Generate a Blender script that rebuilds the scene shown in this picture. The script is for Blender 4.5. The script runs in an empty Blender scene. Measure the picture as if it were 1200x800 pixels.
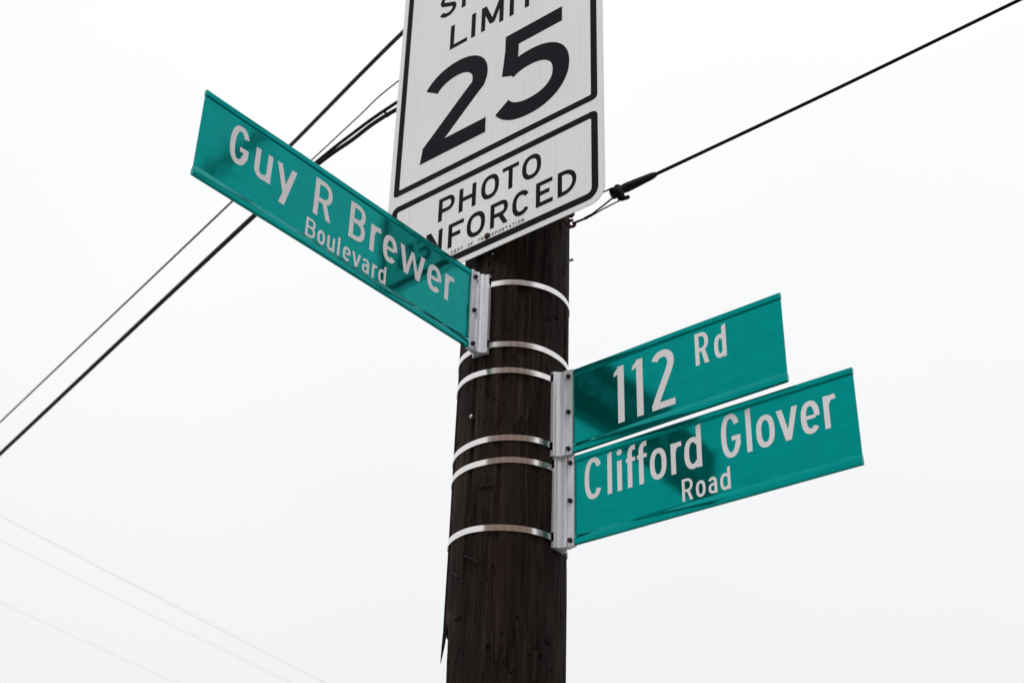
import bpy, bmesh, math, random
import numpy as np
from mathutils import Vector, Matrix
random.seed(7); rng = np.random.default_rng(7)
R = math.radians
scene = bpy.context.scene
C = scene.collection

# ------------------------------------------------------------------ camera
EYE = 1.65
PITCH, ROLL, FPX = 0.5454, 0.02595, 1666.7          # FPX: focal length in pixels of a 1200 px wide frame
cam_data = bpy.data.cameras.new('camera')
cam = bpy.data.objects.new('camera', cam_data); C.objects.link(cam)
cam_data.sensor_width = 36.0; cam_data.lens = 50.0
cam_data.clip_start = 0.05; cam_data.clip_end = 3000
_r = Vector((1, 0, 0)); _u = Vector((0, -math.sin(PITCH), math.cos(PITCH))); _f = Vector((0, math.cos(PITCH), math.sin(PITCH)))
c_, s_ = math.cos(ROLL), math.sin(ROLL)
CR, CU, CF = _r*c_ + _u*s_, _u*c_ - _r*s_, _f
cam.matrix_world = Matrix(((CR.x, CU.x, -CF.x, 0), (CR.y, CU.y, -CF.y, 0), (CR.z, CU.z, -CF.z, EYE), (0, 0, 0, 1)))
cam_data.dof.use_dof = True; cam_data.dof.focus_distance = 3.45; cam_data.dof.aperture_fstop = 5.6
scene.camera = cam

# ------------------------------------------------------------------ sky, sun, exposure
SUN_EL, SUN_AZ = R(62), R(200)                        # azimuth clockwise from +Y: behind the camera, a little to its left
world = bpy.data.worlds.new('World'); scene.world = world; world.use_nodes = True
nt = world.node_tree; nt.nodes.clear()
def N(t, kind, **kw):
    n = t.nodes.new(kind)
    for k, v in kw.items(): setattr(n, k, v)
    return n
wo = N(nt, 'ShaderNodeOutputWorld'); bg = N(nt, 'ShaderNodeBackground'); bg.inputs[1].default_value = 0.1
sky = N(nt, 'ShaderNodeTexSky', sky_type='NISHITA'); sky.sun_disc = False
sky.sun_elevation = SUN_EL; sky.sun_rotation = SUN_AZ
tc = N(nt, 'ShaderNodeTexCoord'); sep = N(nt, 'ShaderNodeSeparateXYZ')
nt.links.new(tc.outputs['Generated'], sep.inputs[0])
ramp = N(nt, 'ShaderNodeMapRange'); ramp.clamp = True     # overcast: the zenith is brighter than the horizon
ramp.inputs[1].default_value = 0.0; ramp.inputs[2].default_value = 1.0
ramp.inputs[3].default_value = 8.3; ramp.inputs[4].default_value = 11.2
nt.links.new(sep.outputs[2], ramp.inputs[0])
nz = N(nt, 'ShaderNodeTexNoise'); nz.inputs['Scale'].default_value = 2.2; nz.inputs['Detail'].default_value = 4
nt.links.new(tc.outputs['Generated'], nz.inputs['Vector'])
nzr = N(nt, 'ShaderNodeMapRange'); nzr.inputs[1].default_value = .3; nzr.inputs[2].default_value = .7
nzr.inputs[3].default_value = .978; nzr.inputs[4].default_value = 1.018
nt.links.new(nz.outputs['Fac'], nzr.inputs[0])
mul = N(nt, 'ShaderNodeMath', operation='MULTIPLY'); nt.links.new(ramp.outputs[0], mul.inputs[0]); nt.links.new(nzr.outputs[0], mul.inputs[1])
tint = N(nt, 'ShaderNodeMix', data_type='RGBA', blend_type='MULTIPLY'); tint.inputs[0].default_value = 1
nt.links.new(mul.outputs[0], tint.inputs[6]); tint.inputs[7].default_value = (.99, .995, 1.010, 1)
mixs = N(nt, 'ShaderNodeMix', data_type='RGBA'); mixs.inputs[0].default_value = 0.97
nt.links.new(sky.outputs[0], mixs.inputs[6]); nt.links.new(tint.outputs[2], mixs.inputs[7])
nt.links.new(mixs.outputs[2], bg.inputs[0]); nt.links.new(bg.outputs[0], wo.inputs[0])

sun_d = bpy.data.lights.new('sun', 'SUN'); sun_d.energy = 1.4; sun_d.angle = R(25); sun_d.color = (1, .985, .965)
sun = bpy.data.objects.new('sun', sun_d); C.objects.link(sun)
sdir = Vector((math.sin(SUN_AZ)*math.cos(SUN_EL), math.cos(SUN_AZ)*math.cos(SUN_EL), math.sin(SUN_EL)))
sun.rotation_euler = (-sdir).to_track_quat('-Z', 'Y').to_euler(); sun.location = (0, 0, 30)
vs = scene.view_settings
vs.view_transform = 'Standard'; vs.look = 'None'; vs.exposure = 0; vs.gamma = 1; vs.use_curve_mapping = False

# ------------------------------------------------------------------ helpers
def tag(o, label=None, cat=None, group=None, kind=None):
    for k, v in (('label', label), ('category', cat), ('group', group), ('kind', kind)):
        if v: o[k] = v
    return o
def thing(name, label, cat, loc=(0, 0, 0), rotz=0, group=None):
    o = bpy.data.objects.new(name, None); C.objects.link(o); o.empty_display_size = .05
    o.location = loc; o.rotation_euler = (0, 0, rotz)
    return tag(o, label, cat, group)
def mesh_obj(name, verts, faces, mat, parent=None, smooth=False, mats=None):
    me = bpy.data.meshes.new(name); me.from_pydata([tuple(v) for v in verts], [], faces); me.update()
    for m in (mats or [mat]): me.materials.append(m)
    o = bpy.data.objects.new(name, me); C.objects.link(o)
    if smooth:
        for p in me.polygons: p.use_smooth = True
    o.parent = parent
    return o
def bm_obj(name, bm, mat, parent=None, smooth=False, bevel=0):
    if bevel:
        bmesh.ops.bevel(bm, geom=[e for e in bm.edges if e.calc_face_angle(0) > R(35)], offset=bevel, segments=2, profile=.6, affect='EDGES')
    bmesh.ops.recalc_face_normals(bm, faces=bm.faces)
    me = bpy.data.meshes.new(name); bm.to_mesh(me); bm.free(); me.materials.append(mat)
    o = bpy.data.objects.new(name, me); C.objects.link(o); o.parent = parent
    if smooth:
        for p in me.polygons: p.use_smooth = True
    return o
def prism(poly, z0, z1, bm=None):
    """poly: list of (x, y) -> closed solid between z0 and z1"""
    bm = bm or bmesh.new(); n = len(poly)
    a = [bm.verts.new((x, y, z0)) for x, y in poly]; b = [bm.verts.new((x, y, z1)) for x, y in poly]
    for i in range(n): bm.faces.new((a[i], a[(i+1) % n], b[(i+1) % n], b[i]))
    bm.faces.new(a[::-1]); bm.faces.new(b)
    return bm
def tube_pts(pts, rad, seg=10):
    """verts/faces of a tube along pts; rad scalar or list"""
    pts = [Vector(p) for p in pts]; n = len(pts)
    rad = [rad]*n if isinstance(rad, (int, float)) else rad
    V, F = [], []; up = Vector((0, 0, 1)); side = None
    for i, p in enumerate(pts):
        t = (pts[min(i+1, n-1)] - pts[max(i-1, 0)]).normalized()
        if side is None:
            side = t.cross(up)
            if side.length < 1e-3: side = t.cross(Vector((1, 0, 0)))
        side = (side - t*side.dot(t)).normalized(); nn = t.cross(side)
        for k in range(seg):
            a = 2*math.pi*k/seg; V.append(p + (side*math.cos(a) + nn*math.sin(a))*rad[i])
    for i in range(n-1):
        for k in range(seg):
            F.append((i*seg+k, i*seg+(k+1) % seg, (i+1)*seg+(k+1) % seg, (i+1)*seg+k))
    F.append(tuple(range(seg))[::-1]); F.append(tuple((n-1)*seg+k for k in range(seg)))
    return V, F
def tube(name, pts, rad, mat, parent=None, seg=10):
    V, F = tube_pts(pts, rad, seg); return mesh_obj(name, V, F, mat, parent, True)
def smooth_pts(pts, n=12):
    """Catmull-Rom through the points"""
    P = [Vector(p) for p in pts]; P = [2*P[0]-P[1]] + P + [2*P[-1]-P[-2]]; out = []
    for i in range(1, len(P)-2):
        a, b, c, d = P[i-1:i+3]
        for k in range(n):
            t = k/n
            out.append(.5*((2*b) + (c-a)*t + (2*a-5*b+4*c-d)*t*t + (3*b-a-3*c+d)*t**3))
    out.append(P[-2]); return out
def at(u, v, z=None, y=None):
    """real-world point on the sight line of photo pixel (u, v) at height z above the eye, or at depth y"""
    d = CF + CR*((u-600)/FPX) + CU*((400-v)/FPX)
    k = z/d.z if z is not None else y/d.y
    return d*k + Vector((0, 0, EYE))

# ------------------------------------------------------------------ materials
def mat_new(name):
    m = bpy.data.materials.new(name); m.use_nodes = True; t = m.node_tree
    return m, t, t.nodes['Principled BSDF']
def noise(t, vec, scale, detail=4, rough=.55):
    n = N(t, 'ShaderNodeTexNoise'); n.inputs['Scale'].default_value = scale; n.inputs['Detail'].default_value = detail; n.inputs['Roughness'].default_value = rough
    if vec: t.links.new(vec, n.inputs['Vector'])
    return n.outputs['Fac']
def mapping(t, scale, coord='Object'):
    c = N(t, 'ShaderNodeTexCoord'); m = N(t, 'ShaderNodeMapping'); m.inputs['Scale'].default_value = scale
    t.links.new(c.outputs[coord], m.inputs['Vector']); return m.outputs[0]
def ramp_c(t, fac, stops):
    r = N(t, 'ShaderNodeValToRGB'); e = r.color_ramp.elements
    while len(e) < len(stops): e.new(.5)
    for k, (p, col) in enumerate(stops): e[k].position = p; e[k].color = (*col, 1)
    t.links.new(fac, r.inputs[0]); return r.outputs[0]
def rng_n(t, fac, a, b, c, d):
    m = N(t, 'ShaderNodeMapRange'); 
    for i, v in enumerate((a, b, c, d)): m.inputs[i+1].default_value = v
    t.links.new(fac, m.inputs[0]); return m.outputs[0]
def bump(t, fac, strength, dist, b):
    n = N(t, 'ShaderNodeBump'); n.inputs['Strength'].default_value = strength; n.inputs['Distance'].default_value = dist
    t.links.new(fac, n.inputs['Height']); t.links.new(n.outputs[0], b.inputs['Normal']); return n
def mixc(t, fac, a, b, mode='MIX'):
    m = N(t, 'ShaderNodeMix', data_type='RGBA', blend_type=mode)
    if isinstance(fac, (int, float)): m.inputs[0].default_value = fac
    else: t.links.new(fac, m.inputs[0])
    for i, x in ((6, a), (7, b)):
        if isinstance(x, tuple): m.inputs[i].default_value = (*x, 1)
        else: t.links.new(x, m.inputs[i])
    return m.outputs[2]

def make_green(name, ribs):
    # retroreflective sheeting: green film over a mirror-like layer, so its reflections are green too
    m, t, b = mat_new(name)
    v = mapping(t, (6, 6, 14)); f = noise(t, v, 3, 5)
    col = mixc(t, rng_n(t, f, .35, .7, 0, 1), (.0004, .262, .243), (.0005, .228, .212))
    if ribs:
        w = N(t, 'ShaderNodeTexWave', wave_type='BANDS', bands_direction='Z'); w.inputs['Scale'].default_value = 26; w.inputs['Distortion'].default_value = .6
        t.links.new(mapping(t, (1, 1, 1)), w.inputs['Vector'])
        col = mixc(t, rng_n(t, w.outputs['Fac'], 0, 1, 0, .16), col, (.001, .13, .115))
    g = noise(t, mapping(t, (1, 1, .10)), 30, 6, .7); g2 = noise(t, mapping(t, (1, 1, 1)), 70, 5, .75)
    col = mixc(t, rng_n(t, g, .52, .74, 0, .28), col, (.012, .19, .17)); col = mixc(t, rng_n(t, g2, .66, .76, 0, .3), col, (.05, .26, .24))
    t.links.new(col, b.inputs['Base Color'])
    b.inputs['Metallic'].default_value = .80
    b.inputs['Specular IOR Level'].default_value = .04
    t.links.new(rng_n(t, f, .3, .7, *((.10, .14) if ribs else (.06, .10))), b.inputs['Roughness'])
    b.inputs['Metallic'].default_value = .86 if ribs else .80
    bump(t, noise(t, mapping(t, (1, 1, 1)), 9, 2), .05, .01, b)
    return m
M_GREEN = make_green('green_sheeting', False)
M_GREEN_RIB = make_green('green_sheeting_ribbed', True)

def make_white_letter():
    m, t, b = mat_new('letter_sheeting')
    f = noise(t, mapping(t, (1, 1, 1)), 40, 5)
    t.links.new(mixc(t, f, (.80, .785, .81), (.86, .84, .865)), b.inputs['Base Color'])
    b.inputs['Roughness'].default_value = .28
    return m
M_LETTER = make_white_letter()
def make_panel():
    m, t, b = mat_new('white_sign_sheeting')
    w = N(t, 'ShaderNodeTexWave', wave_type='BANDS', bands_direction='X'); w.inputs['Scale'].default_value = 17; w.inputs['Distortion'].default_value = 1.2; w.inputs['Detail'].default_value = 1; w.inputs['Detail Scale'].default_value = .4
    t.links.new(mapping(t, (1, 1, .05)), w.inputs['Vector'])
    f = noise(t, mapping(t, (1, 1, .5)), 5, 6)
    c = mixc(t, rng_n(t, f, .3, .7, 0, 1), (.82, .825, .83), (.88, .885, .89))
    c = mixc(t, rng_n(t, w.outputs['Fac'], .55, 1, 0, .12), c, (.62, .62, .62))
    g = noise(t, mapping(t, (1, 1, .07)), 38, 6, .7); g2 = noise(t, mapping(t, (1, 1, 1)), 90, 4, .7)
    c = mixc(t, rng_n(t, g, .55, .75, 0, .22), c, (.50, .48, .45)); c = mixc(t, rng_n(t, g2, .68, .76, 0, .35), c, (.42, .39, .35))
    t.links.new(c, b.inputs['Base Color']); b.inputs['Roughness'].default_value = .35
    return m
M_PANEL = make_panel()
def make_black():
    m, t, b = mat_new('black_sign_ink')
    f = noise(t, mapping(t, (8, 8, 90)), 5, 6, .7)
    c = mixc(t, rng_n(t, f, .63, .70, 0, .4), (.0078, .0084, .0125), (.10, .10, .105))
    t.links.new(c, b.inputs['Base Color']); b.inputs['Roughness'].default_value = .45; b.inputs['Specular IOR Level'].default_value = .04
    return m
M_BLACK = make_black()
def make_metal(name, col, rough, var=.12, streak=(3, 3, 3), metallic=1.0):
    m, t, b = mat_new(name)
    f = noise(t, mapping(t, streak), 30, 6, .65)
    t.links.new(mixc(t, rng_n(t, f, .35, .7, 0, 1), col, tuple(x*(1-var) for x in col)), b.inputs['Base Color'])
    b.inputs['Metallic'].default_value = metallic
    t.links.new(rng_n(t, f, .3, .7, rough*.8, rough*1.25), b.inputs['Roughness'])
    bump(t, f, .12, .002, b)
    return m
M_ALU = make_metal('weathered_aluminium', (.78, .80, .85), .40, .30, (1, 1, .25), .6)
M_STRAP = make_metal('stainless_band', (.80, .775, .755), .15, .14, (.3, .3, 4))
M_BOLT = make_metal('dark_bolt_steel', (.06, .055, .055), .45, .3, (2, 2, 2), .8)
M_BACK = make_metal('sign_back_aluminium', (.55, .55, .56), .4, .2, (1, 1, 1))
def make_rust():
    m, t, b = mat_new('rusty_steel')
    f = noise(t, mapping(t, (1, 1, 1)), 140, 6, .7)
    t.links.new(ramp_c(t, f, [(.3, (.012, .006, .004)), (.55, (.07, .022, .010)), (.75, (.16, .06, .03))]), b.inputs['Base Color'])
    b.inputs['Roughness'].default_value = .85; bump(t, f, .5, .002, b)
    return m
M_RUST = make_rust()
def make_cable(name, col, rough=.55):
    m, t, b = mat_new(name)
    f = noise(t, mapping(t, (1, 1, 1)), 25, 5)
    t.links.new(mixc(t, f, col, tuple(x*.6 for x in col)), b.inputs['Base Color'])
    b.inputs['Roughness'].default_value = rough; b.inputs['Specular IOR Level'].default_value = .2
    return m
M_CABLE = make_cable('black_cable_jacket', (.009, .009, .011), .75)
M_CABLE2 = make_cable('grey_black_cable_jacket', (.03, .03, .036))
M_CLAMP = make_cable('black_moulded_plastic', (.008, .0075, .007), .6)
def make_wood(name, k=1.0):
    m, t, b = mat_new(name)
    v1 = mapping(t, (1, 1, .035)); v2 = mapping(t, (1, 1, .012)); v3 = mapping(t, (1, 1, .12)); v4 = mapping(t, (1, 1, 1))
    f1 = noise(t, v1, 120, 8, .72); f2 = noise(t, v2, 26, 4); f3 = noise(t, v3, 60, 5, .7); f4 = noise(t, v4, 5, 3)
    f5 = noise(t, mapping(t, (1, 1, .02)), 210, 6, .8); f6 = noise(t, mapping(t, (1, 1, .3)), 14, 4)
    c = ramp_c(t, f1, [(.30, (.0014*k, .0011*k, .0010*k)), (.5, (.0105*k, .0078*k, .0068*k)), (.70, (.040*k, .031*k, .027*k))])
    c = mixc(t, rng_n(t, f2, .42, .66, 0, .8), c, (.020*k, .0125*k, .0098*k))
    c = mixc(t, rng_n(t, f4, .48, .72, 0, .45), c, (.030*k, .024*k, .021*k))
    c = mixc(t, rng_n(t, f5, .56, .70, 0, .9), c, (.085*k, .066*k, .057*k))
    c = mixc(t, rng_n(t, f5, .44, .34, 0, .9), c, (.0008, .0007, .0007))
    c = mixc(t, rng_n(t, f6, .60, .70, 0, .35), c, (.060*k, .050*k, .044*k))
    f7 = noise(t, mapping(t, (1, 1, .03)), 48, 5, .75)
    c = mixc(t, rng_n(t, f7, .55, .68, 0, .6), c, (.062*k, .042*k, .033*k))
    c = mixc(t, rng_n(t, f7, .43, .36, 0, .75), c, (.0028*k, .0020*k, .0018*k))
    c = mixc(t, 1.0, c, (1.16, 1.0, .93), 'MULTIPLY')
    c = mixc(t, rng_n(t, f3, .605, .67, 0, .95), c, (.0008, .0007, .0007))
    t.links.new(c, b.inputs['Base Color']); b.inputs['Roughness'].default_value = .8; b.inputs['Specular IOR Level'].default_value = .12
    hh = N(t, 'ShaderNodeMath', operation='ADD'); t.links.new(f1, hh.inputs[0]); t.links.new(rng_n(t, f3, .6, .72, 0, -1.2), hh.inputs[1])
    bump(t, hh.outputs[0], 1.0, .009, b)
    return m
M_WOOD = make_wood('creosoted_wood', 1.0)
M_HOLE_SHADE, _t, _b = mat_new('painted_recess_shade'); _b.inputs['Base Color'].default_value = (.001, .0008, .0008, 1); _b.inputs['Roughness'].default_value = 1; _b.inputs['Specular IOR Level'].default_value = 0  # near-black colour that paints the shade inside holes and slots
def make_ground(name, a, b2, sc):
    m, t, b = mat_new(name)
    f = noise(t, mapping(t, (1, 1, 1)), sc, 8, .7); g = noise(t, mapping(t, (1, 1, 1)), .35, 4)
    c = mixc(t, f, a, b2); c = mixc(t, rng_n(t, g, .4, .7, 0, .3), c, tuple(x*.6 for x in a))
    t.links.new(c, b.inputs['Base Color']); b.inputs['Roughness'].default_value = .9; bump(t, f, .4, .01, b)
    return m
M_ASPH = make_ground('asphalt', (.05, .05, .052), (.09, .088, .085), 60)
M_CONC = make_ground('pavement_concrete', (.30, .29, .275), (.40, .39, .37), 30)
M_KERB = make_ground('kerb_concrete', (.27, .265, .25), (.36, .35, .33), 25)

# ------------------------------------------------------------------ the setting: ground, pavement corner, kerb
S = 1200
tag(mesh_obj('ground', [(-S, -S, -.13), (S, -S, -.13), (S, S, -.13), (-S, S, -.13)], [(0, 1, 2, 3)], M_ASPH), kind='structure')
pv = bmesh.new(); prism([(-30, -3.6), (3.0, -3.6), (3.0, 34), (-30, 34)], -.125, -.004, pv)
tag(bm_obj('pavement', pv, M_CONC), kind='structure')
kb = bmesh.new(); prism([(-30, -3.78), (3.18, -3.78), (3.18, 34), (3.004, 34), (3.004, -3.604), (-30, -3.604)], -.125, 0.004, kb)
tag(bm_obj('kerb', kb, M_KERB, bevel=.012), kind='structure')

# brick apartment house across the street behind the viewer (seen only mirrored in the steel bands)
def make_brick():
    m, t, b = mat_new('brick_wall')
    n = N(t, 'ShaderNodeTexBrick'); n.inputs['Color1'].default_value = (.42, .25, .19, 1); n.inputs['Color2'].default_value = (.50, .31, .24, 1); n.inputs['Mortar'].default_value = (.5, .45, .4, 1)
    n.inputs['Scale'].default_value = 1.0; n.inputs['Brick Width'].default_value = .21; n.inputs['Row Height'].default_value = .075; n.inputs['Mortar Size'].default_value = .008
    c = N(t, 'ShaderNodeTexCoord'); mp = N(t, 'ShaderNodeMapping'); mp.inputs['Rotation'].default_value = (R(90), 0, 0)
    t.links.new(c.outputs['Object'], mp.inputs[0]); t.links.new(mp.outputs[0], n.inputs['Vector'])
    t.links.new(n.outputs[0], b.inputs['Base Color']); b.inputs['Roughness'].default_value = .9
    return m
M_BRICK = make_brick()
M_GLASS, _t, _b = mat_new('window_glass'); _b.inputs['Base Color'].default_value = (.03, .035, .04, 1); _b.inputs['Roughness'].default_value = .05
M_TRIM = make_ground('limestone_trim', (.45, .43, .39), (.55, .52, .48), 20)
def box(name, x0, x1, y0, y1, z0, z1, mat, parent): return bm_obj(name, prism([(x0, y0), (x1, y0), (x1, y1), (x0, y1)], z0, z1), mat, parent)
bld = thing('apartment_house', 'brick apartment house across the street, mirrored in the steel bands', 'building', (0, -9, -.13))
box('wall', -13, 13, -9, 0, 0, 12.2, M_BRICK, bld)
box('cornice', -13.25, 13.25, -9.2, .25, 12.203, 12.6, M_TRIM, bld)
for fl in range(4):
    for i in range(8):
        x = -11.4 + i*3.25; z = .9 + fl*2.95
        w_ = box('window', x-.62, x+.62, .003, .05, z, z+1.6, M_TRIM, bld)
        for (z0, z1) in ((z+.06, z+.77), (z+.83, z+1.54)): box('pane', x-.55, x+.55, .053, .058, z0, z1, M_GLASS, w_)
        box('sill', x-.75, x+.75, .003, .12, z-.12, z-.003, M_TRIM, w_)

# ------------------------------------------------------------------ utility pole
PX, PY, PR = .0028, 3.1638, .1426                     # axis and radius at 1.4 m above the eye
def pole_at(z):                                       # z above the eye
    return PX + .0077*(z-1.4), PY - .0019*(z-1.4), PR - .0033*(z-1.4)
def vnoise(nu, nv, U, V):
    """smooth value noise, periodic in U (0..1), V in cells"""
    g = rng.random((nu, nv+2)); u = (U % 1.0)*nu; v = np.clip(V, 0, nv)
    iu = np.floor(u).astype(int); iv = np.floor(v).astype(int); fu = u-iu; fv = v-iv
    fu = fu*fu*(3-2*fu); fv = fv*fv*(3-2*fv)
    a = g[iu % nu, iv]; b = g[(iu+1) % nu, iv]; c = g[iu % nu, iv+1]; d = g[(iu+1) % nu, iv+1]
    return (a*(1-fu)+b*fu)*(1-fv) + (c*(1-fu)+d*fu)*fv
pole = thing('utility_pole', 'dark weathered wooden utility pole carrying the speed limit and street signs', 'utility pole', (PX - .0077*3.05, PY, -.004))
PO = Vector(pole.location)
def build_shaft(name, cx_fn, z_rows, nseg, parent, off, amp=1.0):
    nr = len(z_rows); zz = np.array(z_rows); th = np.linspace(0, 1, nseg, endpoint=False)
    U, Z = np.meshgrid(th, zz); span = zz[-1]-zz[0]; T = (Z-zz[0])/span
    wob = (vnoise(20, 60, U, T*60)-.5)*.0010 + (vnoise(64, 40, U, T*40)-.5)*.0016
    cr = vnoise(46, 16, U + .004*np.sin(Z*3), T*16); cr2 = vnoise(90, 40, U, T*40)
    crack = -np.clip((cr-.68)/.10, 0, 1)**1.5*.0065 - np.clip((cr2-.78)/.12, 0, 1)*.0026
    pit = -np.clip((vnoise(70, 420, U, T*420)-.90)/.06, 0, 1)*.004
    D = amp*(wob + crack + pit - .0006)
    V = []
    for i, z in enumerate(zz):
        cx, cy, r = cx_fn(z); a = th*2*math.pi; rr = r + D[i]
        xx = cx + rr*np.cos(a)
        if z < CUT_Z: xx = np.maximum(xx, CUT_X + .0005*np.sin(z*40) + .0010*(vnoise(200, 1, th, 0*th)-.5))
        V.append(np.stack([xx - off[0], cy + rr*np.sin(a) - off[1], np.full(nseg, z + EYE - off[2])], -1))
    V = np.concatenate(V); F = []
    for i in range(nr-1):
        for k in range(nseg): F.append((i*nseg+k, i*nseg+(k+1) % nseg, (i+1)*nseg+(k+1) % nseg, (i+1)*nseg+k))
    F.append(tuple(range((nr-1)*nseg, nr*nseg)))
    return mesh_obj(name, V.tolist(), F, M_WOOD, parent, True)
_c = at(523.6, 741, y=PY); CUT_Z = _c.z-EYE; CUT_X = at(525.0, 775, y=PY).x      # where the splinter has come away
rows = list(np.linspace(-EYE-.03, .6, 24)) + list(np.arange(.61, 2.75, .0065)) + list(np.linspace(2.8, 6.4, 40))
shaft = build_shaft('shaft', pole_at, rows, 300, pole, PO)
def on_pole(u, v, lift=0.0):
    """point of the pole's near surface seen at photo pixel (u, v), and the outward normal"""
    d = CF + CR*((u-600)/FPX) + CU*((400-v)/FPX); k = 3.0/d.y
    for _ in range(8):
        p = d*k; cx, cy, r = pole_at(p.z)
        a = d.x*d.x+d.y*d.y; b = -2*(d.x*cx+d.y*cy); c = cx*cx+cy*cy-(r+lift)**2
        k = (-b-math.sqrt(max(b*b-4*a*c, 0)))/(2*a)
    p = d*k; n = Vector((p.x-cx, p.y-cy, 0)).normalized()
    return p + Vector((0, 0, EYE)), n
# splinter peeling off the left side: rooted at the top, standing off at its lower tip
sv, sf, sp = [], [], []
for (u0, u1, v, w) in ((525.5, 529, 685, .016), (522.6, 527, 712, .015), (519.8, 524.0, 737, .013), (518.0, 521.2, 754, .010), (516.7, 518.6, 767, .006), (516.0, 516.5, 777, .0012)):
    a = at(u0, v, y=PY-.006) - PO; b = at(u1, v, y=PY-.006) - PO; sp.append(a)
    for (q, dy) in ((a, -w), (b, -w*1.1), (b, w), (a, w*.8)): sv.append(q + Vector((0, dy, 0)))
for i in range(len(sp)-1):
    for k in range(4): sf.append((i*4+k, i*4+(k+1) % 4, (i+1)*4+(k+1) % 4, (i+1)*4+k))
sf += [(3, 2, 1, 0), tuple(len(sp)*4-4+k for k in range(4))]
tag(mesh_obj('splinter', sv, sf, M_WOOD, pole), 'long wood splinter peeling away from the pole')
# staples and nails left in the wood
for (u0, v0, u1, v1) in ((545.5, 651, 561, 659), (530.5, 671, 540.5, 676), (560, 570.5, 578, 569.5), (533.5, 726, 539, 722)):
    a, n = on_pole(u0, v0); b, n2 = on_pole(u1, v1); nn = (n+n2).normalized()
    m_ = (a+b)/2 + nn*.002
    pts = [a - n*.006, a + n*.003, m_ + nn*.002, b + n2*.003, b - n2*.006]
    tube('staple', [p - PO for p in smooth_pts(pts, 4)], .0019, M_CLAMP, pole, 6)
def nail(u, v, ln, rad, mat, name='nail'):
    p, n = on_pole(u, v); n = (n + Vector((0, 0, random.uniform(-.25, .1)))).normalized()
    pts = [p - n*.02, p + n*ln, p + n*ln, p + n*(ln+.002)]
    tube(name, [q - PO for q in pts], [rad*.55, rad*.55, rad, rad*.9], mat, pole, 8)
nail(555.3, 489, .010, .0052, M_BACK)
nail(578.5, 298, .004, .0025, M_ALU)
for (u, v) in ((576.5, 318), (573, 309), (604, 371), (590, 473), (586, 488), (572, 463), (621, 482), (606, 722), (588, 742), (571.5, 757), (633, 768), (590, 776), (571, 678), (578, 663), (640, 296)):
    nail(u, v, .0004, random.uniform(.0018, .0034), M_HOLE_SHADE, 'nail_hole_shade')  # flush studs, coloured black as the shade inside old nail holes
# the bent nail that sticks out on the right flank
p0, n0 = on_pole(662, 307)
e0 = at(670.3, 304.5, y=p0.y+.04)
tube('nail', [q - PO for q in (p0 - n0*.02, p0, p0.lerp(e0, .7), e0, e0 + (e0-p0).normalized()*.003)], [.003, .003, .003, .0042, .004], M_BOLT, pole, 8)

# ------------------------------------------------------------------ lettering: road-sign gothic drawn as strokes
def arc(cx, cy, rx, ry, a0, a1, n=22, e=2.0):
    out = []
    for i in range(n+1):
        a = R(a0 + (a1-a0)*i/n); c, s = math.cos(a), math.sin(a)
        out.append((cx + rx*math.copysign(abs(c)**(2/e), c), cy + ry*math.copysign(abs(s)**(2/e), s)))
    return out
def ribbon(pts, s, closed=False):
    q = [pts[0]]
    for p in pts[1:]:
        if math.hypot(p[0]-q[-1][0], p[1]-q[-1][1]) > 1e-5: q.append(p)
    if closed and math.hypot(q[0][0]-q[-1][0], q[0][1]-q[-1][1]) < 1e-5: q.pop()
    n = len(q); L, Rr = [], []
    for i in range(n):
        a = q[(i-1) % n] if (closed or i > 0) else None; b = q[(i+1) % n] if (closed or i < n-1) else None
        def nrm(p, r):
            dx, dy = r[0]-p[0], r[1]-p[1]; l = math.hypot(dx, dy) or 1; return (-dy/l, dx/l)
        if a and b:
            n1, n2 = nrm(a, q[i]), nrm(q[i], b); mx, my = n1[0]+n2[0], n1[1]+n2[1]; l = math.hypot(mx, my) or 1
            mx, my = mx/l, my/l; k = 1/max(mx*n1[0]+my*n1[1], .4)
        else: (mx, my), k = (nrm(a, q[i]) if a else nrm(q[i], b)), 1
        L.append((q[i][0]+mx*k*s/2, q[i][1]+my*k*s/2)); Rr.append((q[i][0]-mx*k*s/2, q[i][1]-my*k*s/2))
    polys = []
    for i in range(n if closed else n-1):
        j = (i+1) % n; polys.append([L[i], Rr[i], Rr[j], L[j]])
    return polys
def rect(x0, y0, x1, y1): return [[(x0, y0), (x1, y0), (x1, y1), (x0, y1)]]
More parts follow.
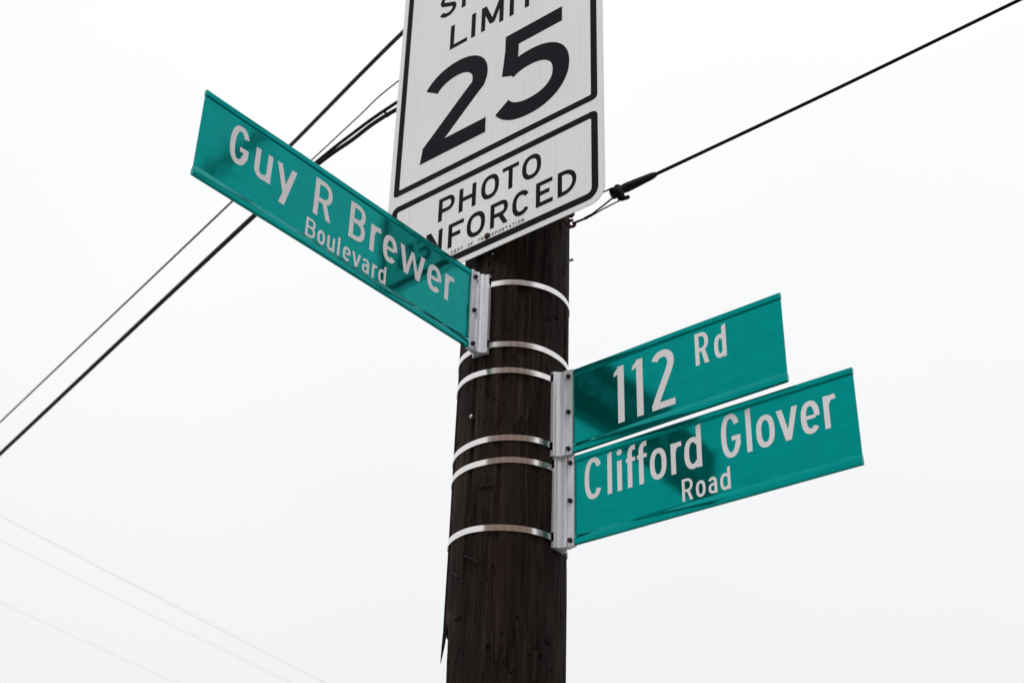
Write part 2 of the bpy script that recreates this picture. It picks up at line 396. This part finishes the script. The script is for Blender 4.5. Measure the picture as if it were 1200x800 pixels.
def glyph(ch, w, h, s, xh, hs=None):
    """strokes of one character in a box w x h (h = cap or ascender height); each stroke is a list of quads"""
    k = s/2; hs = hs or s*.92; kh = hs/2; E = 2.35
    X0, X1, YB, YT = k, w-k, kh, h-kh; cx, cy = w/2, h/2; rx, ry = cx-k, cy-kh
    if ch == 'O': return [ribbon(arc(cx, cy, rx, ry, 0, 360, 56, E), s, True)]
    if ch == 'C': return [ribbon(arc(cx, cy, rx, ry, 34, 326, 46, E), s)]
    if ch == 'G':
        return [ribbon(arc(cx, cy, rx, ry, 30, 328, 46, E) + [(X1, h*.27), (X1, h*.47)], s), rect(w*.54, h*.47-hs*.9, w, h*.47+hs*.05)]
    if ch == 'S':
        r1 = (h-hs)/4; a = arc(cx, h-kh-r1, rx*.94, r1, 22, 200, 20) ; a = arc(cx, h-kh-r1*.98, rx*.93, r1*.98, 18, 215, 22)
        b = arc(cx, kh+r1, rx, r1*1.02, 35, -162, 22)
        return [ribbon(a + b, s)]
    if ch == 'D':
        r_ = min(w*.62, h*.45)
        return [rect(0, 0, s, h), ribbon([(s*.5, YT), (w-k-r_, YT)] + arc(w-k-r_, cy, r_, ry, 90, -90, 26, 2.1) + [(s*.5, YB)], hs)]
    if ch in 'PRB':
        m = h*(.43 if ch == 'P' else .455 if ch == 'R' else .52); ryb = (YT-m)/2; rb = min(ryb, w*.45)
        xr = X1 - (w*.03 if ch == 'B' else 0)
        out = [rect(0, 0, s, h), ribbon([(s*.5, YT), (xr-rb, YT)] + arc(xr-rb, m+ryb, rb, ryb, 90, -90, 18, 2.3) + [(s*.5, m)], hs)]
        if ch == 'R': out.append([[(w*.42, m), (w*.42+s*1.05, m), (w, 0), (w-s*1.08, 0)]])
        if ch == 'B':
            ry2 = (m-YB)/2; rb = min(ry2, w*.47)
            out.append(ribbon([(s*.5, m), (X1-rb, m)] + arc(X1-rb, YB+ry2, rb, ry2, 90, -90, 18, 2.3) + [(s*.5, YB)], hs))
        return out
    if ch == 'E': return [rect(0, 0, s, h), rect(s*.9, h-hs, w*.97, h), rect(s*.9, h*.52-kh, w*.80, h*.52+kh), rect(s*.9, 0, w, hs)]
    if ch == 'F': return [rect(0, 0, s, h), rect(s*.9, h-hs, w, h), rect(s*.9, h*.50-kh, w*.80, h*.50+kh)]
    if ch == 'H': return [rect(0, 0, s, h), rect(w-s, 0, w, h), rect(s*.9, h*.5-kh, w-s*.9, h*.5+kh)]
    if ch == 'L': return [rect(0, 0, s, h), rect(s*.9, 0, w, hs)]
    if ch == 'T': return [rect(cx-k, 0, cx+k, h-hs*.9), rect(0, h-hs, w, h)]
    if ch == 'I': return [rect(0, 0, w, h)]
    if ch == 'N': return [rect(0, 0, s, h), rect(w-s, 0, w, h), [[(0, h), (s*1.2, h), (w, 0), (w-s*1.2, 0)]]]
    if ch == 'M': return [rect(0, 0, s, h), rect(w-s, 0, w, h), [[(0, h), (s*1.15, h), (cx+s*.55, h*.16), (cx-s*.55, h*.16)]], [[(w, h), (w-s*1.15, h), (cx-s*.55, h*.16), (cx+s*.55, h*.16)]]]
    if ch == 'A': return [[[(0, 0), (s, 0), (cx+s*.5, h), (cx-s*.5, h)]], [[(w, 0), (w-s, 0), (cx-s*.5, h), (cx+s*.5, h)]], rect(w*.22, h*.24, w*.78, h*.24+hs)]
    if ch == '1': return [rect(w-s, 0, w, h), [[(0, h*.905-hs*.62), (w-s*.5, h*.96-hs*.62), (w-s*.3, h), (w-s*.75, h), (0, h*.905)]]]
    if ch == 'Z2':     # the wide numerals of the speed limit
        q = arc(.520*w, .715*h, .43*w, .230*h, 157, 90, 16) + arc(.520*w, .715*h, .365*w, .230*h, 90, -24, 24, 2.1)
        return [ribbon(q + [(.76*w, .558*h), (.100*w, .100*h)], s), [[(0, 0), (w, 0), (w, hs), (.035*w, hs)]]]
    if ch == 'Z5':
        q = arc(.440*w, .322*h, .445*w, .280*h, 131, -152, 56, 2.2)
        return [rect(.067*w, h-hs, .897*w, h), [[(.028*w, .538*h), (.236*w, .474*h), (.266*w, .687*h), (.270*w, h-hs*.98), (.067*w, h-hs*.98)]], ribbon(q, s)]
    if ch == '2':
        r1 = rx; cyy = h - kh - min(ry*.62, r1*1.12); ryy = h-kh-cyy
        top = arc(cx, cyy, rx, ryy, 158, -22, 30, 2.15); lx, ly = top[-1]
        return [ribbon(top + [(lx-rx*.16, ly-h*.07), (X0+s*.28, hs*1.35), (X0+s*.04, hs*.62)], s), rect(s*.02, 0, w, hs), [[(0, 0), (s*.9, 0), (s*.9, hs), (s*.10, hs*1.02)]]]
    if ch == '5':
        ryy = h*.315 - kh*.5; cyy = YB + ryy; bowl = arc(w*.50, cyy, w*.50-k, ryy, 152, -106, 40, 2.15)
        return [rect(s*.22, h-hs, w*.90, h), [[(0+s*.02, h*.46), (s*.80, h*.475), (s*1.12, h-hs*.98), (s*.22, h-hs*.98)]], ribbon(bowl, s)]
    # lower case
    c2, r2 = xh/2, xh/2-kh
    if ch == 'o': return [ribbon(arc(cx, c2, rx, r2, 0, 360, 48, E), s, True)]
    if ch == 'e': return [ribbon(arc(cx, c2, rx, r2, -42, -360, 44, E), s), rect(s*.8, c2-kh*.75, w-s*.75, c2+kh*.75)]
    if ch == 'a':
        return [ribbon(arc(cx-.02*w, xh*.66, rx*.98, xh*.34-kh, 155, 0, 18, 2.3) + [(X1, 0)], s),
                ribbon([(X1, xh*.60-kh*.4), (w*.48, xh*.58-kh*.4)] + arc(w*.47, xh*.31, w*.47-k, xh*.31-kh, 96, 270, 20, 2.2) + [(w*.6, YB), (X1, xh*.20)], hs*.95)]
    if ch == 'd': return [rect(w-s, 0, w, h*.965), [[(w-s, h*.96), (w, h*.96), (w, h*1.0), (w-s*.35, h*1.0)]], ribbon(arc(cx, c2, rx, r2, 38, 322, 40, E), s)]
    if ch == 'l': return [rect(0, 0, w, h*.965), [[(0, h*.96), (w, h*.96), (w, h), (w*.55, h)]]]
    if ch == 'i': return [rect(0, 0, w, xh), [arc(cx, h*.925, w*.58, w*.58, 0, 360, 18)[:-1]]]
    if ch == 'f':
        xs = w*.40
        return [ribbon([(xs, 0), (xs, h*.80)] + arc(w*.40+w*.38, h*.80, w*.38, h*.2-kh, 180, 96, 12) + [(w, h-kh)], s), rect(0, xh-hs*1.05, w, xh-hs*.15)]
    if ch == 'r':
        return [rect(0, 0, s, xh), ribbon([(s*.55, xh*.60)] + arc(w*.72, xh*.60, w*.72-s*.55, xh*.40-kh, 172, 78, 14) + [(w, xh*.93)], hs)]
    if ch == 'u':
        return [ribbon([(X0, xh), (X0, xh*.34)] + arc(cx, xh*.34, rx, xh*.34-kh, 180, 345, 20, 2.2), s), rect(w-s, 0, w, xh)]
    if ch == 'v': return [[[(0, xh), (s*1.08, xh), (cx+s*.45, 0), (cx-s*.55, 0)]], [[(w, xh), (w-s*1.08, xh), (cx-s*.45, 0), (cx+s*.55, 0)]]]
    if ch == 'w':
        a, b, m = w*.27, w*.73, .94*xh
        return [[[(0, xh), (s*1.05, xh), (a+s*.42, 0), (a-s*.5, 0)]], [[(a-s*.42, 0), (a+s*.5, 0), (cx+s*.36, m), (cx-s*.36, m)]],
                [[(cx-s*.36, m), (cx+s*.36, m), (b+s*.42, 0), (b-s*.5, 0)]], [[(b-s*.42, 0), (b+s*.5, 0), (w, xh), (w-s*1.05, xh)]]]
    if ch == 'y':
        dp = -.38*xh
        return [[[(0, xh), (s*1.08, xh), (cx+s*.55, xh*.08), (cx-s*.35, xh*.0)]], [[(w, xh), (w-s*1.08, xh), (cx-s*.52-w*.12, dp), (cx+s*.46-w*.06, dp)]]]
    return []
def lettering(name, items, base, h, s, xh, mat, parent, y0, hs=None, wave=None, joined=False):
    """items: (char, left, right) in mm on the sign face; each character is a part; strokes lie 0.1 mm over each other"""
    V, F = [], []
    for ch, a, b in items:
        for si, stroke in enumerate(glyph(ch, (b-a)/1000, h, s, xh, hs)):
            y = y0 - .0003 - .00012*si
            for poly in stroke:
                ar = sum(poly[i][0]*poly[(i+1) % len(poly)][1]-poly[(i+1) % len(poly)][0]*poly[i][1] for i in range(len(poly)))
                if ar < 0: poly = poly[::-1]
                n = len(V); V += [(a/1000+x, y + (wave(a/1000+x) if wave else 0), base+z) for x, z in poly]; F.append(tuple(range(n, n+len(poly))))
        if not joined: mesh_obj('digit' if ch[-1].isdigit() else 'letter', V, F, mat, parent); V, F = [], []
    if joined: tag(mesh_obj(name, V, F, mat, parent), kind='stuff')

# ------------------------------------------------------------------ street-name blades
HB = .2286
def face_wave(x): return .0006*math.sin(x*7.0+2) + .00025*math.sin(x*17)
def blade_profile():
    # (y, z) outline, front face at y = 0 looking towards -y; thicker beads along the top and bottom edges
    front = [(-.0020, 0.0), (-.0033, .0012), (-.0036, .0090), (-.0030, .0165), (-.0012, .0205), (0.0, .0250), (0.0, .0256), (0.0, .0264),
             (0.0, HB-.0198), (0.0, HB-.0191), (0.0, HB-.0186), (-.0010, HB-.0165), (-.0024, HB-.0146), (-.0030, HB-.0120), (-.0030, HB-.0015), (-.0018, HB)]
    back = [(.0024-y, z) for y, z in front[::-1]]
    return front + back
def street_sign(label, corner, az, length, inner_at, green, texts, group):
    """corner: (x, y, z_top) of the blade's end next to the bracket; az: direction away from the pole"""
    outward = Vector((math.cos(az), math.sin(az), 0)); P = Vector((corner[0], corner[1], corner[2]-HB+EYE))
    if inner_at == 'right': org = P + outward*length; rot = az - math.pi; xin = length; sg = 1
    else: org = P; rot = az; xin = 0.0; sg = -1
    root = thing('street_name_sign', label, 'street sign', org, rot, group)
    prof = blade_profile(); n = len(prof)
    xs = [0 if inner_at == 'right' else -.038] + list(np.linspace(.02, length-.02, 60)) + [length+.038 if inner_at == 'right' else length]
    V, F = [], []
    for i, x in enumerate(xs):
        for (y, z) in prof: V.append((x, y+face_wave(x), z))
    for i in range(len(xs)-1):
        for k in range(n): F.append((i*n+k, i*n+(k+1) % n, (i+1)*n+(k+1) % n, (i+1)*n+k))
    F += [tuple(range(n)), tuple((len(xs)-1)*n+k for k in range(n))[::-1]]
    bl = mesh_obj('blade', V, F, green, root, True)
    bm = bmesh.new(); bm.from_mesh(bl.data); bmesh.ops.recalc_face_normals(bm, faces=bm.faces); bm.to_mesh(bl.data); bm.free(); bl.data.set_sharp_from_angle(angle=R(38))
    for (nm, items, base, h, s, xh) in texts: lettering(nm, items, base, h, s, xh, M_LETTER, root, 0, wave=face_wave)
    # clamp bracket: aluminium extrusion, plan outline in (distance from the blade's visible end towards the pole, lateral)
    yc = .0012
    half = [(-.001, .0030), (0, .0062), (.017, .0064), (.0185, .0098), (.0225, .0102), (.0245, .0078), (.0300, .0078), (.0330, .0120), (.0400, .0160), (.0420, .0215), (.0440, .0232), (.0535, .0232), (.0535, .0200)]
    outl = [(a, -b) for a, b in half] + [(a, b) for a, b in half[::-1]]
    poly = [(xin + sg*a, yc + b) for a, b in outl]
    bm = prism(poly, -.0025, HB+.0015)
    br = bm_obj('bracket', bm, M_ALU, root, bevel=.0007)
    for z in (.0125, .112, HB-.0185):
        bx = xin + sg*.0095; hb = bmesh.new(); z += random.uniform(-.0015, .0015)
        ang = random.uniform(0, 1)
        for (r_, y0, y1) in ((.0060, -.0080, -.0050), (.0046, -.0122, -.0079)):
            prs = [(bx + r_*math.cos(ang+k*math.pi/3), z + r_*math.sin(ang+k*math.pi/3)) for k in range(6 if r_ < .005 else 6)]
            if r_ > .005: prs = [(bx + r_*math.cos(k*math.pi/7), z + r_*math.sin(k*math.pi/7)) for k in range(14)]
            a = [hb.verts.new((x, y0, zz)) for x, zz in prs]; b = [hb.verts.new((x, y1, zz)) for x, zz in prs]; m_ = len(prs)
            for i in range(m_): hb.faces.new((a[i], a[(i+1) % m_], b[(i+1) % m_], b[i]))
            hb.faces.new(a[::-1]); hb.faces.new(b)
        bm_obj('bolt', hb, M_BOLT, br)
    # black slabs painting the shade of slots where the bands enter the foot
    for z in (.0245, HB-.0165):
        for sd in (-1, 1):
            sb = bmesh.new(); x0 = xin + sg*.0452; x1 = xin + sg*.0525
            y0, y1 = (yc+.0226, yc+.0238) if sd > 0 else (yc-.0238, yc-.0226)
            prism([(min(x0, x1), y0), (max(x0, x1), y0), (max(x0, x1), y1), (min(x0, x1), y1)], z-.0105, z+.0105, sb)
            bm_obj('slot_shade', sb, M_HOLE_SHADE, br)
    return root

GRP = 'green street name signs strapped to the pole'
guy = street_sign('green street sign with Boulevard in small letters, overlapping the speed limit sign',
    (-.1079, 3.0128, 2.0374), 4.0105, .8723, 'right', M_GREEN, [
    ('name_lettering', [('G', 81, 133), ('u', 152.5, 201), ('y', 214, 273), ('R', 330, 385), ('B', 443, 495), ('r', 512.5, 546), ('e', 556, 603.5), ('w', 613.5, 702), ('e', 712, 763), ('r', 776.5, 809)], .0940, .1010, .0138, .0755),
    ('suffix_lettering', [('B', 315, 344.5), ('o', 351.5, 375), ('u', 382, 405.5), ('l', 414.5, 421.5), ('e', 432, 456.5), ('v', 461, 489.5), ('a', 494, 518), ('r', 527, 543), ('d', 548, 573.5)], .0250, .0505, .0070, .0375)], GRP)
rd = street_sign('green street sign reading 112 Rd, shorter and upper of the two stacked signs',
    (.1531, 3.0416, 1.7673), -.6916, .5800, 'left', M_GREEN_RIB, [
    ('number_lettering', [('1', 121.5, 151), ('1', 175, 205.3), ('2', 229, 293.5)], .0380, .1535, .0185, .11),
    ('suffix_lettering', [('R', 352, 388.5), ('d', 403, 435)], .1165, .0850, .0108, .062)], GRP)
gl = street_sign('green street sign with Road in small letters, longer and lower of the two stacked signs',
    (.1576, 3.0487, 1.5343), -.6739, .7223, 'left', M_GREEN, [
    ('name_lettering', [('C', 28, 77.5), ('l', 93, 105.5), ('i', 120.5, 133.5), ('f', 145.5, 171), ('f', 176.5, 203), ('o', 210.7, 255.3), ('r', 267.4, 296), ('d', 303, 348), ('G', 399, 447), ('l', 461.5, 474.5), ('o', 486, 531), ('v', 537, 588), ('e', 594.4, 638.5), ('r', 648.5, 677.2)], .1028, .1065, .0126, .0775),
    ('suffix_lettering', [('R', 293, 321), ('o', 328.5, 353), ('a', 360, 382.7), ('d', 390.4, 415.8)], .0300, .0540, .0070, .0395)], GRP)

# ------------------------------------------------------------------ speed limit sign
SW_, SH_ = .752, 1.222
def rrect(x0, z0, x1, z1, r, n=10):
    rs = r if isinstance(r, (list, tuple)) else [r]*4     # bottom-left, bottom-right, top-right, top-left
    out = []
    for (cx, cz, a0, rr) in ((x0+rs[0], z0+rs[0], 180, rs[0]), (x1-rs[1], z0+rs[1], 270, rs[1]), (x1-rs[2], z1-rs[2], 0, rs[2]), (x0+rs[3], z1-rs[3], 90, rs[3])):
        out += arc(cx, cz, rr, rr, a0, a0+90, n)
    return out
spd = thing('speed_limit_sign', 'white speed limit 25 sign with photo enforced panel, bolted to the pole', 'traffic sign', (-.3613, 3.2666, 2.1074+EYE), -.6912)
pn = rrect(0, 0, SW_, SH_, .045); n = len(pn)
pV = [(x, 0, z) for x, z in pn] + [(x, .0022, z) for x, z in pn]
pF = [tuple(range(n)), tuple(range(2*n-1, n-1, -1))] + [(i, n+i, n+(i+1) % n, (i+1) % n) for i in range(n)]
po = mesh_obj('panel', pV, pF, M_PANEL, spd, mats=[M_PANEL, M_BACK])
po.data.polygons[1].material_index = 1
def border(z0, z1, ro, ri):
    a = rrect(.0175, z0, SW_-.0190, z1, ro); b = rrect(.0175+.0206, z0+.0206, SW_-.0190-.0206, z1-.0206, ri); n = len(a)
    V = [(x, -.0004, z) for x, z in a] + [(x, -.0004, z) for x, z in b]
    F = [(i, (i+1) % n, n+(i+1) % n, n+i) for i in range(n)]
    return mesh_obj('border', V, F, M_BLACK, spd)
border(.3306, SH_-.0175, [.014, .014, .034, .034], [.004, .004, .016, .016])
border(.0165, .2936, [.034, .034, .020, .020], [.016, .016, .006, .006])
lettering('speed_lettering', [('S', 152, 219), ('P', 240.5, 305), ('E', 328, 388), ('E', 410, 470), ('D', 492, 560)], .938, .0945, .0158, .07, M_BLACK, spd, 0)
lettering('limit_lettering', [('L', 202, 269.5), ('I', 284, 300), ('M', 322, 406), ('I', 428, 444), ('T', 458, 526)], .792, .0940, .0158, .07, M_BLACK, spd, 0)
lettering('number_lettering', [('Z2', 112, 354), ('Z5', 401, 642)], .4075, .313, .0560, .2, M_BLACK, spd, 0, .0530)
lettering('photo_lettering', [('P', 196.5, 255), ('H', 270.5, 330.5), ('O', 348.7, 410.3), ('T', 422, 477.2), ('O', 488.6, 551.8)], .1690, .0775, .0140, .06, M_BLACK, spd, 0)
lettering('enforced_lettering', [('E', 82, 137), ('N', 157.5, 216), ('F', 237.3, 291.6), ('O', 303, 366.4), ('R', 384, 444), ('C', 458, 516), ('E', 536, 591), ('D', 606, 666)], .0655, .0780, .0140, .06, M_BLACK, spd, 0)
small = 'DEPT OF TRANSPORTATION'; x = 251.0; items = []; adv = 251.0/len(small)
for ch in small:
    if ch != ' ': items.append((ch, x, x + (2.0 if ch == 'I' else 8.0)))
    x += adv if ch not in 'I' else adv*.62
k_ = 251.0/(x-251.0)
items = [(c, 251+(a-251)*k_, 251+(b-251)*k_) for c, a, b in items]
lettering('maker_lettering', items, .0412, .0108, .0019, .008, M_BLACK, spd, 0, joined=True)
def round_head(name, x, z, r, hgt, mat, parent):
    V, F = [], []; seg, ringn = 16, 5
    for i in range(ringn):
        a = math.pi/2*i/ringn
        for k in range(seg): V.append((x + r*math.cos(a)*math.cos(2*math.pi*k/seg), -hgt*math.sin(a), z + r*math.cos(a)*math.sin(2*math.pi*k/seg)))
    V.append((x, -hgt, z))
    for i in range(ringn-1):
        for k in range(seg): F.append((i*seg+k, i*seg+(k+1) % seg, (i+1)*seg+(k+1) % seg, (i+1)*seg+k))
    for k in range(seg): F.append(((ringn-1)*seg+k, (ringn-1)*seg+(k+1) % seg, len(V)-1))
    for k in range(seg): V.append((x + .6*r*math.cos(2*math.pi*k/seg), .05, z + .6*r*math.sin(2*math.pi*k/seg)))   # shank into the pole
    b0 = len(V)-seg
    for k in range(seg): F.append((k, (k+1) % seg, b0+(k+1) % seg, b0+k))
    return mesh_obj(name, V, F, mat, parent, True)
for z in (.0478, SH_-.05): round_head('bolt', .3762, z, .0092, .007, M_RUST, spd)

# ------------------------------------------------------------------ steel bands
def band(label, z, tx, ty, hgt=.0162):
    cx, cy, r = pole_at(z); o = thing('steel_band', label, 'steel band', (cx, cy, z+EYE), 0, 'steel bands around the pole')
    V, F = [], []; n = 144; ri, ro = r + .0002, r + .0016
    for i in range(n):
        a = 2*math.pi*i/n; ca, sa = math.cos(a), math.sin(a)
        w = .0005*math.sin(3*a+z*20) + .0003*math.sin(7*a+z*50)
        for (rr, dz) in ((ri, -hgt), (ro, -hgt+.0006), (ro, -.0006), (ri, 0.0)):
            V.append((rr*ca, rr*sa, tx*rr*ca + ty*rr*sa + dz + w))
    for i in range(n):
        j = (i+1) % n
        for k in range(4): F.append((i*4+k, j*4+k, j*4+(k+1) % 4, i*4+(k+1) % 4))
    loop = mesh_obj('loop', V, F, M_STRAP, o, True)
    try:
        loop.data.set_sharp_from_angle(angle=R(30))
    except Exception: pass
    return o
band('steel band at the top of the Boulevard sign bracket', 2.0219, -.0117, .0268)
band('steel band at the foot of the Boulevard sign bracket', 1.8350, -.0404, .0062)
band('steel band at the top of the 112 Rd sign bracket', 1.7594, -.0381, .0015)
band('steel band at the foot of the 112 Rd sign bracket', 1.5713, .0208, -.0135)
band('steel band at the top of the Road sign bracket, under the 112 Rd bracket', 1.5135, .0160, -.0022)
band('lowest steel band, at the foot of the Road sign bracket', 1.3443, -.0317, .0297)

# ------------------------------------------------------------------ eye bolt and the cable that ends on it
def pa(u, v, y): return at(u, v, y=y)
eye = thing('eye_bolt', 'rusty eye bolt through the pole holding the dead-ended cable', 'eye bolt', pa(664, 259, 3.10))
EO = Vector(eye.location)
ring_c = pa(670.0, 262.0, 3.075); 
rp = [ring_c + (CR*math.cos(a) + CU*math.sin(a))*.0085 + CF*.0 for a in np.linspace(R(60), R(60+330), 22)]
tube('ring', [p - EO for p in rp], .0042, M_RUST, eye, 10)
tube('shank', [p - EO for p in smooth_pts([pa(640, 252, 3.16), pa(655, 252, 3.07), pa(661, 258, 3.065), pa(666, 264, 3.07), pa(669, 267, 3.075)], 6)], .0045, M_RUST, eye, 10)
wa = pa(667, 252, 3.10); wb = pa(671.5, 249.5, 3.09)
tube('nut', [wa - EO, wa.lerp(wb, .5) - EO, wb - EO], [.009, .0115, .008], M_RUST, eye, 6)

drop = thing('service_cable', 'dark overhead cable running from wedge clamp at the eye bolt into the sky', 'cable', pa(670, 262, 3.075))
DO = Vector(drop.location)
YC = 3.09
c0 = pa(716, 228, YC); c1 = pa(768, 204.5, YC)
e1 = pa(1195, 0, 2.74); dirc = (e1 - c1)
far = c1 + dirc*7.5 + Vector((0, 0, .5))
mid1 = c1.lerp(e1, .5) + Vector((0, 0, -.004))
cpts = [c1 + (c0-c1)*.3, c1, mid1, e1, e1*2-mid1]
cpts = smooth_pts(cpts, 14); cend = cpts[-1]; cpts += [cend.lerp(far, k/10) for k in range(1, 11)]
tube('cable', [p - DO for p in cpts], .0049, M_CABLE, drop, 12)
ax = (c1-c0)
body = [c0 + ax*t for t in (0.0, .02, .16, .18, .30, .32, .55, .8, .92, 1.0, 1.03)]
brad = [.004, .0155, .0160, .0125, .0125, .0135, .0125, .0105, .0098, .0072, .0052]
clamp = tube('wedge_clamp', [p - DO for p in body], brad, M_CLAMP, drop, 14)
fa, fb = pa(719, 218, YC), pa(737, 231.5, YC)
b1 = pa(722.5, 217.5, YC-.005); b2 = pa(729, 234, YC-.005)
tube('yoke', [p - DO for p in (b1, b1.lerp(b2, .1), b1.lerp(b2, .5), b1.lerp(b2, .92), b2)], [.006, .0105, .0120, .0105, .006], M_CLAMP, clamp, 10)
l1 = pa(727, 233.5, YC-.006); l2 = pa(738, 230.5, YC-.006)
tube('latch', [p - DO for p in (l1, l1.lerp(l2, .1), l1.lerp(l2, .85), l2)], [.004, .0066, .0058, .003], M_CLAMP, clamp, 8)
tube('bail_wire', [p - DO for p in smooth_pts([pa(671, 261.5, 3.075), pa(688, 254.5, 3.08), pa(703, 244, 3.085), pa(718, 232, YC)], 6)], .0026, M_CABLE, drop, 8)
tube('bail_wire', [p - DO for p in smooth_pts([pa(671, 262.5, 3.072), pa(690, 254.5, 3.075), pa(704, 246.5, 3.08), pa(726, 235, YC)], 6)], .0021, M_CABLE, drop, 8)
tube('ferrule', [p - DO for p in (pa(685, 256.3, 3.077), pa(692, 252.6, 3.079))], .0042, M_CABLE, drop, 8)
cz, _, rr_ = pole_at(2.5)
tube('tail_wire', [p - DO for p in smooth_pts([pa(718, 220, YC), pa(706, 225.5, YC+.005), pa(694, 228, 3.14), pa(676, 218, 3.17), pa(655, 200, 3.17)], 6)], .0022, M_CABLE, drop, 8)

# ------------------------------------------------------------------ overhead cables leaving the pole to the left
def line_thing(name, label, pts, rad, mat, group, n=14, seg=8):
    P = pts; o = tube(name, [p - P[0] for p in P], rad, mat, None, seg); o.location = P[0]
    return tag(o, label, 'cable', group)
GW = 'overhead cables leaving the pole behind the speed limit sign'
def run_pts(near, far, n=14):
    P = smooth_pts(near + [near[-1]*2-near[-2]*1], n); a = P[-1]
    return P + [a.lerp(far, k/12) + Vector((0, 0, -.5*(1-(2*k/12-1)**2)*.6)) for k in range(1, 13)]
def far_pt(a, b, k, sag=0):
    return a + (b-a)*k + Vector((0, 0, sag))
za = 3.5
cxp, cyp, crp = pole_at(3.5)
A0 = Vector((cxp-.02, cyp, 3.47+EYE)); A1 = at(468, 42, z=3.49); A2 = at(341, 170, z=3.5); A3 = at(270, 238, z=3.5); A4 = at(0, 494.5, z=3.5)
far_a = far_pt(A2, A4, 9, .35)
P_ = run_pts([A0, A1, A2, A3, A4], far_a)
def thin(p):
    k = min(max(((p-A2).length*(1 if p.x < A2.x else -1) - .05)/.3, 0), 1); return .0078*(1-k) + .0045*k
line_thing('overhead_cable', 'thick overhead cable, uppermost of those crossing behind the Boulevard sign', P_, [thin(p) for p in P_], M_CABLE2, GW)
zb = 3.1
B0 = Vector((cxp-.02, cyp, 3.02+EYE)); B1 = at(463, 121.5, z=3.08); Bm = at(410, 159, z=3.1); B2 = at(372, 189, z=3.1); B3 = at(297, 252, z=3.1); B4 = at(0, 530.5, z=3.1)
far_b = far_pt(B2, B4, 9, .3)
line_thing('overhead_cable', 'thick black cable, upper of the close pair beside the thin wire', run_pts([B0, B1, Bm, B2, B3, B4], far_b), .0058, M_CABLE, GW)
C0 = Vector((cxp-.02, cyp, 2.95+EYE)); C1 = at(460, 131, z=3.06); Cm = at(412, 164.5, z=3.085); C2 = at(374, 191.5, z=3.088); C3 = at(297, 254.5, z=3.09); C4 = at(0, 532.5, z=3.09)
low = line_thing('overhead_cable', 'thick black cable, lower of the close pair beside the thin wire', run_pts([C0, C1, Cm, C2, C3, C4], far_b + Vector((.1, 0, -.05))), .0070, M_CABLE, GW)
tie0, tie1 = at(450.5, 131, z=3.083), at(455, 136.5, z=3.063)
tube('tie', [p - Vector(low.location) for p in (tie0, tie1)], .0045, M_CABLE, low, 8)
D0 = Vector((cxp-.02, cyp, 3.16+EYE)); D1 = at(465, 96.5, z=3.17); D2 = at(418, 138.5, z=3.14); D3 = at(366, 187, z=3.12); D4 = at(300, 248, z=3.105); D5 = at(0, 529.5, z=3.112)
line_thing('overhead_wire', 'thin overhead wire between the thick cables crossing behind the Boulevard sign', run_pts([D0, D1, D2, D3, D4, D5], far_b + Vector((0, 0, .02))), .0024, M_CABLE2, GW)

E0 = Vector((cxp+.05, cyp-.05, 3.62+EYE)); E1 = Vector((3.0, 1.70, 4.06+EYE))
line_thing('overhead_cable', 'thick cable rising from the pole top, mirrored as dark streak on Boulevard sign', [E0 + (E1-E0)*(k/12) for k in range(50)], .020, M_CABLE, GW)

# far, faint wires low in the sky to the left, strung across a neighbouring street
GF = 'faint distant wires low in the sky'
for i, (p0, p1, rad) in enumerate((((0, 604), (380, 799), .0019), ((0, 633), (340, 799), .0013), ((0, 705), (205, 799), .0013))):
    a, b = at(*p0, z=8.0), at(*p1, z=8.0); dv = b-a
    pts = [a + dv*(k/10) + Vector((0, 0, .03*((k/10-.5)**2-.25))) for k in range(-16, 27)]
    line_thing('distant_wire', ('highest', 'middle', 'lowest')[i] + ' of the three faint distant wires low in the sky', pts, rad, M_CABLE2, GF, 10, 6)
